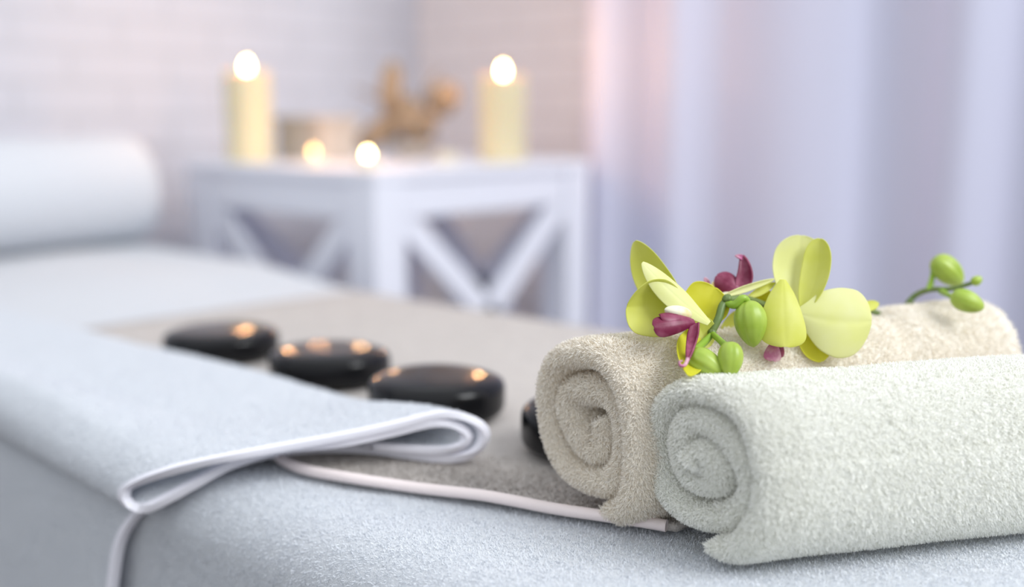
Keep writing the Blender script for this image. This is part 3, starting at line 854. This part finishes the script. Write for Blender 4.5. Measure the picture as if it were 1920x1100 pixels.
# flower on the left, seen from its side
A = At(1292, 592, -0.01, -0.024)
A.petal((1288, 605, 0.012), (1190, 452, 0.020), 0.0275, 'petal', prof='sepal', face=tocam - rt * 0.6, cup=0.25, bend=0.02, skew=-0.05)
A.petal((1294, 606, 0.002), (1175, 575, -0.006), 0.041, 'petal', prof='round', face=tocam - rt * 0.5 + upv * 0.1, cup=0.35, bend=0.07, seed=1, skew=0.10)
A.petal((1330, 606, -0.010), (1204, 492, -0.006), 0.0190, 'petal_pale', prof='sepal', face=tocam * 0.8 + upv * 0.6, cup=-0.2, bend=0.02, skew=-0.02, seed=2)
A.petal((1290, 612, 0.014), (1340, 538, 0.018), 0.0335, 'petal_deep', prof='round', face=tocam - rt * 0.3, cup=0.35, bend=0.03, seed=3, skew=0.06)
A.petal((1302, 590, -0.004), (1330, 650, 0.004), 0.020, 'petal', prof='sepal', face=tocam + rt * 0.3, cup=0.3, bend=0.05, seed=4)
A.petal((1300, 615, 0.010), (1291, 704, -0.050), 0.0215, 'petal_deep', prof='sepal', face=tocam, cup=0.25, bend=0.03, seed=5)
A.ovoid('column', (1296, 592, -0.012), (1246, 580, -0.020), 0.0095, 'column', lines=2, point=0.5)
A.petal((1300, 600, -0.016), (1238, 592, -0.026), 0.0135, 'lip', name='lip', prof='round', face=tocam * 0.6 + upv * 0.8, cup=-0.5, bend=-0.06, thick=0.0012, seed=2)
A.petal((1302, 604, -0.018), (1226, 613, -0.030), 0.0145, 'lip', name='lip', prof='drop', face=tocam * 0.9 + upv * 0.3, cup=-0.5, bend=-0.08, thick=0.0014, seed=4)
A.petal((1304, 606, -0.018), (1289, 676, -0.042), 0.0075, 'lip', name='lip', prof='strap', face=tocam - rt * 0.3, cup=0.5, bend=0.03, thick=0.0012)
tb('lip_tendril', [A(1290, 672, -0.042), A(1284, 684, -0.046), A(1276, 685, -0.047), A(1274, 678, -0.047), A(1280, 676, -0.047)], [0.0014, 0.0009, 0.0006], M['lip_pale'], A.o, 30)

# middle flower, facing away, only its lip and rims showing
B = At(1392, 552, 0.02)
B.petal((1412, 556, 0.020), (1343, 557, 0.030), 0.0085, 'petal_pale', prof='sepal', face=tocam * 0.5 + upv, cup=0.2, bend=0.02)
B.petal((1348, 558, -0.004), (1452, 523, 0.004), 0.0050, 'petal_pale', prof='sepal', face=tocam, cup=0.6, bend=0.03, seed=2)
B.petal((1398, 560, 0.002), (1454, 530, 0.012), 0.0060, 'petal', prof='sepal', face=tocam, cup=0.6, bend=0.02, seed=3)
B.petal((1400, 562, 0.014), (1448, 580, 0.020), 0.0240, 'petal_deep', prof='round', face=tocam, cup=0.3, bend=0.04, seed=4)
B.petal((1398, 575, 0.016), (1362, 650, 0.010), 0.0200, 'petal', prof='round', face=tocam, cup=0.3, bend=0.04, seed=5)
B.ovoid('column', (1352, 553, 0.016), (1338, 527, 0.020), 0.0105, 'column', lines=2, point=0.5)
B.petal((1388, 548, 0.006), (1344, 517, 0.012), 0.0160, 'lip', name='lip', prof='round', face=tocam + upv * 0.2, cup=-0.35, bend=-0.08, thick=0.0014, seed=1)
B.petal((1390, 548, 0.006), (1392, 478, 0.012), 0.0125, 'lip', name='lip', prof='strap', face=tocam - rt * 0.5, cup=0.5, bend=0.02, thick=0.0014, skew=0.10)
B.petal((1393, 484, 0.012), (1378, 479, 0.010), 0.0040, 'lip_pale', name='lip', prof='strap', face=tocam + upv * 0.2, cup=0.3, bend=-0.15, thick=0.0009)
B.petal((1328, 533, 0.018), (1321, 520, 0.018), 0.0040, 'lip_pale', name='lip', prof='strap', face=tocam, cup=0.3, bend=0.0, thick=0.0009)
B.ovoid('throat', (1350, 553, 0.008), (1388, 556, 0.004), 0.0055, 'column', lines=2, point=0.5)

# large flower on the right
D = At(1500, 580, -0.005)
D.petal((1500, 590, 0.006), (1502, 441, 0.016), 0.0395, 'petal_pale', prof='round', face=tocam + rt * 0.1 + upv * 0.15, cup=0.22, bend=0.05, seed=1, skew=-0.03)
D.petal((1503, 592, 0.000), (1538, 447, 0.008), 0.0215, 'petal', prof='round', face=tocam - rt * 0.7, cup=0.35, bend=0.03, seed=2, skew=0.05)
D.petal((1496, 588, -0.004), (1634, 602, -0.004), 0.0500, 'petal_pale', prof='round', face=tocam + upv * 0.15 - rt * 0.1, cup=-0.18, bend=-0.05, seed=3, skew=0.06)
D.petal((1468, 524, -0.012), (1473, 650, -0.026), 0.0330, 'petal', prof='drop', face=tocam + upv * 0.2, cup=-0.35, bend=-0.06, seed=4, skew=0.02)
D.petal((1512, 598, 0.004), (1540, 678, 0.000), 0.0265, 'petal_deep', prof='sepal', face=tocam, cup=0.25, bend=0.04, seed=5, skew=-0.05)
D.petal((1610, 580, 0.030), (1648, 568, 0.034), 0.0080, 'petal', prof='sepal', face=tocam + upv * 0.3, cup=0.2, bend=0.0, seed=6)
D.petal((1452, 640, -0.012), (1449, 676, -0.014), 0.0125, 'lip_pale', name='lip', prof='drop', face=tocam, cup=-0.4, bend=-0.05, thick=0.0014, turn=0.1)
D.petal((1462, 640, -0.010), (1460, 668, -0.012), 0.0110, 'lip', name='lip', prof='drop', face=tocam + rt * 0.4, cup=-0.4, bend=-0.05, thick=0.0014)
